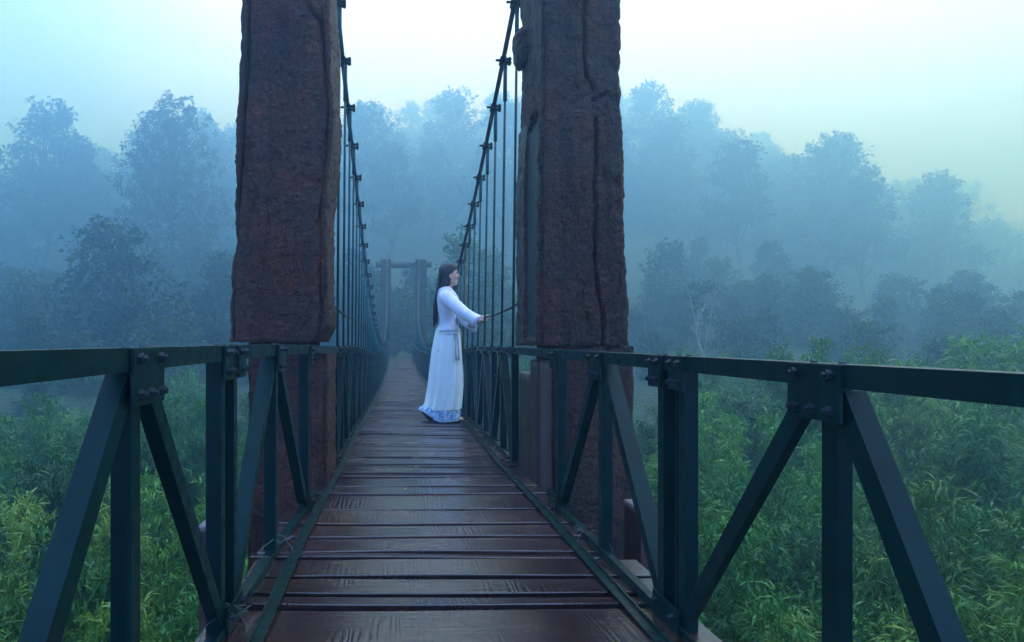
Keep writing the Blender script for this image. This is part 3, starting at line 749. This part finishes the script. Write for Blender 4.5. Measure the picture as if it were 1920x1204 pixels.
def bamboo_proto(seed, H=6.0, nc=56, leafL=.175, leafW=.029, fans=4, per=8):
    r = random.Random(seed); leaves = []; culm = MB()
    for c in range(nc):
        a = r.uniform(0, 2*pi); lean = r.uniform(.05, 1.0) ** .7; h = H * r.uniform(.84, 1.0) * (1.06 - .52*lean**2)
        b = Vector((cos(a), sin(a), 0)); base = b * r.uniform(0, .45) + Vector((r.uniform(-.2, .2), r.uniform(-.2, .2), 0))
        reach = (.22 + 1.75*lean) * r.uniform(.8, 1.15); pts = []
        for i in range(11):
            t = i/10; pts.append(base + b*(reach*t**2.1) + UP*(h*(t - .27*lean*t**3.6)) + Vector((.04*sin(t*5+c), .04*cos(t*4+c), 0)))
        culm.tube(pts, [.024*(1-.8*i/10) for i in range(11)], 5, cap=False)
        tone_c = r.random()
        for j in range(17):
            t = 1 - .50*((j + r.random())/17)**1.25; k = min(9, int(t*10)); q = t*10 - k
            p = pts[k].lerp(pts[k+1], q); axis = (pts[k+1] - pts[k]).normalized()
            for f in range(fans):
                o = rv(r); o = (o - axis*o.dot(axis)*.7); o.z = o.z*.5 + .08; o.normalize()
                tw = r.uniform(.08, .33) * (1.3 - .6*t); e = p + o*tw + axis*(tw*.5) - UP*(.12*tw)
                for m in range(per):
                    d = (o*.55 + axis*.25 + rv(r)*.65 - UP*r.uniform(.25, .95)).normalized()
                    nr = (UP*1.6 + o*.8 + rv(r)*.7); nr = (nr - d*nr.dot(d)).normalized()
                    leaves.append((e + rv(r)*.05, d, nr, leafL*r.uniform(.65, 1.25), leafW*r.uniform(.8, 1.3), min(1, max(0, tone_c*.5 + r.random()*.5))))
    a = leaf_mesh('bamboo_leaves', M_BAMBOO, leaves); b = a.copy(); b.materials.clear(); b.materials.append(M_BAMBOO2)
    return a, culm.mesh('bamboo_culms', M_CULM), b
def tree_proto(seed, H=12, R=4.4, nl=11, nleaf=5200, material=None, trunkmat=None, size=.34, crown0=.35):
    r = random.Random(seed); leaves = []; tr = MB(); lobes = []
    top = H*.72
    pts = [Vector((.25*sin(i*.9+seed), .25*cos(i*.7+seed), top*i/7)) for i in range(8)]
    tr.tube(pts, [.20*H/12*(1-.7*i/7) for i in range(8)], 8)
    for l in range(nl):
        a = l*2.4 + r.uniform(-.4, .4); t = (l + .5)/nl; z = H*(crown0 + (1-crown0)*t*.93)
        rad = R*(.25 + .75*sqrt(max(0, 1 - (2*abs(t-.38)) ** 2 * .62)))*r.uniform(.45, .8)*(1 - .55*t)
        c = Vector((cos(a)*rad, sin(a)*rad, z)); s = R*r.uniform(.26, .46)*(1.1 - .35*t)
        lobes.append((c, Vector((s, s, s*r.uniform(.55, .8)))))
        k = pts[min(7, 2 + int(t*5))]
        m = k.lerp(c, .5) + UP*.25; tr.tube([k, m, c + UP*s*.3], [.09*H/12, .055*H/12, .02], 6)
        for q in range(3):
            e = c + rv(r)*s*.9; tr.tube([m.lerp(c, .6), c.lerp(e, .5), e], [.035, .025, .01], 4)
    lobes.append((Vector((.2, 0, H*.93)), Vector((R*.3, R*.3, R*.24))))
    tot = sum(s.x*s.x for _, s in lobes)
    for c, s in lobes:
        n = int(nleaf*s.x*s.x/tot); tl = r.random()*.5; k = max(5, n//16)
        for q in range(k):                       # twig clusters inside the lobe
            d = rv(r); rr = r.uniform(.45, 1.12); e = c + Vector((d.x*s.x, d.y*s.y, d.z*s.z))*rr
            for m in range(16):
                p = e + rv(r)*size*r.uniform(.2, 1.5); dd = (d*.6 + rv(r) - UP*.25).normalized()
                nr = UP*1.1 + rv(r); nr = (nr - dd*nr.dot(dd)).normalized()
                L = size*r.uniform(.6, 1.25); leaves.append((p, dd, nr, L, L*.62, tl + r.random()*.5))
    return leaf_mesh('leaf_crown', material or M_TREE, leaves), tr.mesh('tree_trunk', trunkmat or M_TRUNK)

def plant(name, parts, loc, s, rot, label, cat, group, sz=None):
    root = thing(name, loc, label, cat, group); root.rotation_euler = (0, 0, rot); root.scale = (s, s, sz or s)
    for pn, me in parts:
        o = bpy.data.objects.new(pn, me); COL.objects.link(o); o.parent = root
    return root

BAM = [bamboo_proto(100 + i) for i in range(5)]
BAM_TOP = [max(v.co.z for v in b[0].vertices) for b in BAM]
def bam_label(px, d, bright):
    side = 'right' if px > 740 else 'left'
    return ('%s bamboo clump ' % ('bright yellow-green' if bright else 'dark feathery green')) + ('just below the %s railing' if d < 7 else 'in the middle distance beyond the %s railing' if d < 13 else 'at the misty edge of the valley beyond the %s railing') % side
def place_bamboo():
    r = random.Random(21); placed = []
    def put(x, y, top, i, wide=1.0, bright=0):
        s = wide; sz = min(max(s, (top - ground(x, y))/BAM_TOP[i]), s*1.25)
        root = plant('bamboo_clump', [('culms', BAM[i][1]), ('leaves', BAM[i][2 if bright else 0])], (x, y, top - BAM_TOP[i]*sz), s, r.uniform(0, 6.28), bam_label(CX + F*x/y, sqrt(x*x+y*y), bright), 'bamboo', 'bamboo clumps below the bridge', sz)
        placed.append((x, y))
    # crowns picked out in the photograph: pixel of the crown top, distance along the bridge
    for j, (px, py, Y, i, s) in enumerate(((1800, 872, 8.6, 0, .95), (1615, 1105, 6.4, 1, .8), (1400, 940, 9.0, 2, 1.0), (1960, 880, 8.9, 3, 1.0), (1885, 592, 20, 4, 1.6), (1640, 632, 20, 0, 1.5), (1500, 628, 23, 2, 1.3), (1560, 645, 21, 1, 1.4), (1780, 622, 19, 3, 1.5),
                            (1300, 640, 30, 1, .95), (1400, 655, 33, 3, 1.0), (1700, 720, 16, 1, 1.15), (1330, 730, 17, 4, 1.1), (1500, 760, 14, 0, 1.1), (1900, 740, 14.5, 2, 1.2), (1640, 850, 11, 3, 1.0), (1290, 860, 11.5, 0, 1.0), (1870, 1040, 6.9, 2, .8), (1480, 1080, 7.2, 4, .85), (1330, 1020, 7.8, 3, .85),
                            (60, 730, 18, 0, 1.2), (330, 720, 21, 2, 1.1), (200, 760, 15, 1, 1.1), (-60, 800, 12.5, 3, 1.1), (120, 880, 10.4, 4, 1.0), (340, 870, 11.5, 0, 1.0), (30, 960, 8.4, 2, .9), (220, 1010, 8.0, 1, .9), (350, 960, 9.3, 3, .95), (-40, 1080, 7.0, 0, .85), (150, 1130, 6.6, 3, .8), (330, 1110, 7.0, 4, .8))):
        p = P(px, py, Y*.66); put(p.x, p.y, p.z, i, s*.68, j in (0, 1, 5, 6, 8, 9, 10, 11, 17, 24, 29, 31))
    # the rest of the grove between and beyond them
    tries = 0
    while len(placed) < 235 and tries < 9000:
        tries += 1
        y = r.uniform(2.6, 27); px = r.uniform(-300, 2250)
        x = (px - CX)/F*y + (r.uniform(-.5, .5))
        d = sqrt(x*x + y*y)
        if abs(x - .25) < 1.75 + .02*y or d > 28: continue
        if any((x-a)**2 + (y-b)**2 < (1.35 + .075*d) ** 2 for a, b in placed): continue
        top = -.45 + lerp_tab([(3.5, -1.9), (5.3, -1.35), (8, -.85), (12, -.5), (17, .0), (26, .35)], d) + r.uniform(-.6, .75)
        if px < CX: top -= .15 + .012*d
        put(x, y, top, r.randrange(5), r.uniform(.60, .82)*(1 + .018*d), r.random() < .16)
    return len(placed)
print('bamboo', place_bamboo())

TREES = [tree_proto(11, 12, 4.4, 15, 6500), tree_proto(23, 12, 3.8, 13, 5500), tree_proto(37, 12, 5.0, 17, 7000), tree_proto(51, 12, 3.2, 12, 5000)]
BIG = tree_proto(71, 14.5, 5.0, 26, 20000, None, None, .23, .10)
YOUNG = tree_proto(83, 6, 1.9, 12, 4500, M_LIGHTTREE, None, .17, .22)
PALE = tree_proto(91, 7, 1.6, 6, 1500, None, M_PALETRUNK, .22, .55)
def tr_at(px, top, Y, proto, H0, label, scale=None, group='misty trees on the slopes', rot=None, name='tree'):
    p = P(px, top, Y); g = ground(p.x, p.y)
    s = scale or (p.z - g)/H0
    sz = max(s, (p.z - g)/H0) if scale else s
    plant(name, [('trunk', proto[1]), ('crown', proto[0])], (p.x, p.y, p.z - H0*sz*1.0), s, rot if rot is not None else rnd.uniform(0, 6.28), label, 'tree', group, sz)
tr_at(325, 185, 70, BIG, 14.5, 'tall leafy tree rising out of the mist left of the left pillar', rot=1.0)
tr_at(215, 420, 38, TREES[2], 12, 'low spreading dark green tree in front of the tall leafy tree', 1.05)
tr_at(85, 195, 105, TREES[0], 12, 'broad round pale blue tree in thick mist at the far left', 2.2)
tr_at(872, 432, 32.5, YOUNG, 6, 'light green tree behind the woman and the hanger rods', 1.25)
tr_at(925, 470, 42, YOUNG, 6, 'yellowish green small tree behind the right hanger rods', 1.0)
tr_at(1316, 520, 40, PALE, 7, 'slender tree with a bare pale crooked trunk right of the right pillar', .95)
for i, (px, top, Y, k) in enumerate(((1200, 300, 46, 1), (1290, 318, 50, 0), (1385, 305, 52, 2), (1480, 300, 55, 2), (1555, 345, 60, 0), (1625, 400, 66, 1), (1730, 440, 62, 3), (1700, 345, 84, 2), (1800, 350, 90, 0), (1880, 420, 88, 1), (1440, 430, 45, 1), (1560, 540, 44, 3), (1660, 560, 48, 0), (1250, 450, 42, 3), (1340, 420, 47, 0),
                                   (20, 400, 46, 1), (-60, 330, 55, 2), (160, 330, 66, 3), (400, 330, 50, 1), (420, 470, 34, 3), (60, 520, 36, 0), (140, 610, 30, 3), (330, 560, 29, 0), (560, 300, 60, 2), (690, 300, 70, 0), (760, 360, 58, 1), (830, 330, 64, 3), (900, 380, 52, 0), (700, 480, 48, 3), (960, 330, 60, 2), (1050, 300, 60, 1))):
    Y = Y*2.3 if Y > 43 else Y*1.25
    tr_at(px, top, Y, TREES[k], 12, 'blue-grey tree standing in the mist on the %s slope' % ('right' if px > 1000 else 'left' if px < 500 else 'middle'), lerp_tab([(28, .62), (45, .95), (60, 1.25), (80, 1.55), (200, 3.4)], Y))
def hillside():
    r = random.Random(5); pl = []; t = 0
    while len(pl) < 150 and t < 6000:
        t += 1; y = r.uniform(92, 222); az = r.uniform(-.75, 1.1); x = az*y
        if sqrt(x*x + y*y) < 90 or any((x-a)**2 + (y-b)**2 < 100 for a, b in pl): continue
        pl.append((x, y)); s = r.uniform(1.2, 2.1)
        plant('tree', [('trunk', TREES[len(pl) % 4][1]), ('crown', TREES[len(pl) % 4][0])], (x, y, ground(x, y) - 1.5), s, r.uniform(0, 6.28), 'faint tree on the fog-covered hillside far behind the bridge', 'tree', 'faint hillside trees')
hillside()
def lower_slope():
    r = random.Random(9); pl = []; t = 0
    while len(pl) < 100 and t < 5000:
        t += 1; y = r.uniform(25, 68); px = r.uniform(-60, 2050); x = (px - CX)/F*y
        if abs(px - 750) < 75 or any((x-a)**2 + (y-b)**2 < 7 for a, b in pl): continue
        pl.append((x, y)); k = r.randrange(4); s = r.uniform(.30, .42)*(1 + .022*(y-25))
        plant('tree', [('trunk', TREES[k][1]), ('crown', TREES[k][0])], (x, y, ground(x, y) - 2.2), s, r.uniform(0, 6.28), 'low bushy tree at the foot of the misty slope on the %s' % ('right' if px > CX else 'left'), 'tree', 'low trees at the foot of the slope')
lower_slope()
for px, top, Y, k in ((700, 505, 40, 3), (742, 545, 43, 0), (775, 500, 45, 1), (815, 540, 41, 3), (670, 470, 46, 2)):
    tr_at(px, top, Y, TREES[k], 12, 'dim tree close behind the far gateway of the bridge', .5)

# ------------------------------------------------------------------ haze
def make_haze():
    m = bpy.data.materials.new('valley_haze'); m.use_nodes = True; n = m.node_tree; n.nodes.clear()
    o = n.nodes.new('ShaderNodeOutputMaterial'); v = n.nodes.new('ShaderNodeVolumePrincipled')
    v.inputs['Color'].default_value = (.235, .51, 1.0, 1); v.inputs['Density'].default_value = .0185; v.inputs['Anisotropy'].default_value = .75; v.inputs['Absorption Color'].default_value = (.50, .67, 1.0, 1)
    n.links.new(v.outputs[0], o.inputs['Volume'])
    mb = MB(); mb.box((30, 140, 37), (800, 400, 104)); h = mb.build('haze', m)
    tag(h, 'blue morning mist filling the valley', None, None, 'stuff')
make_haze()
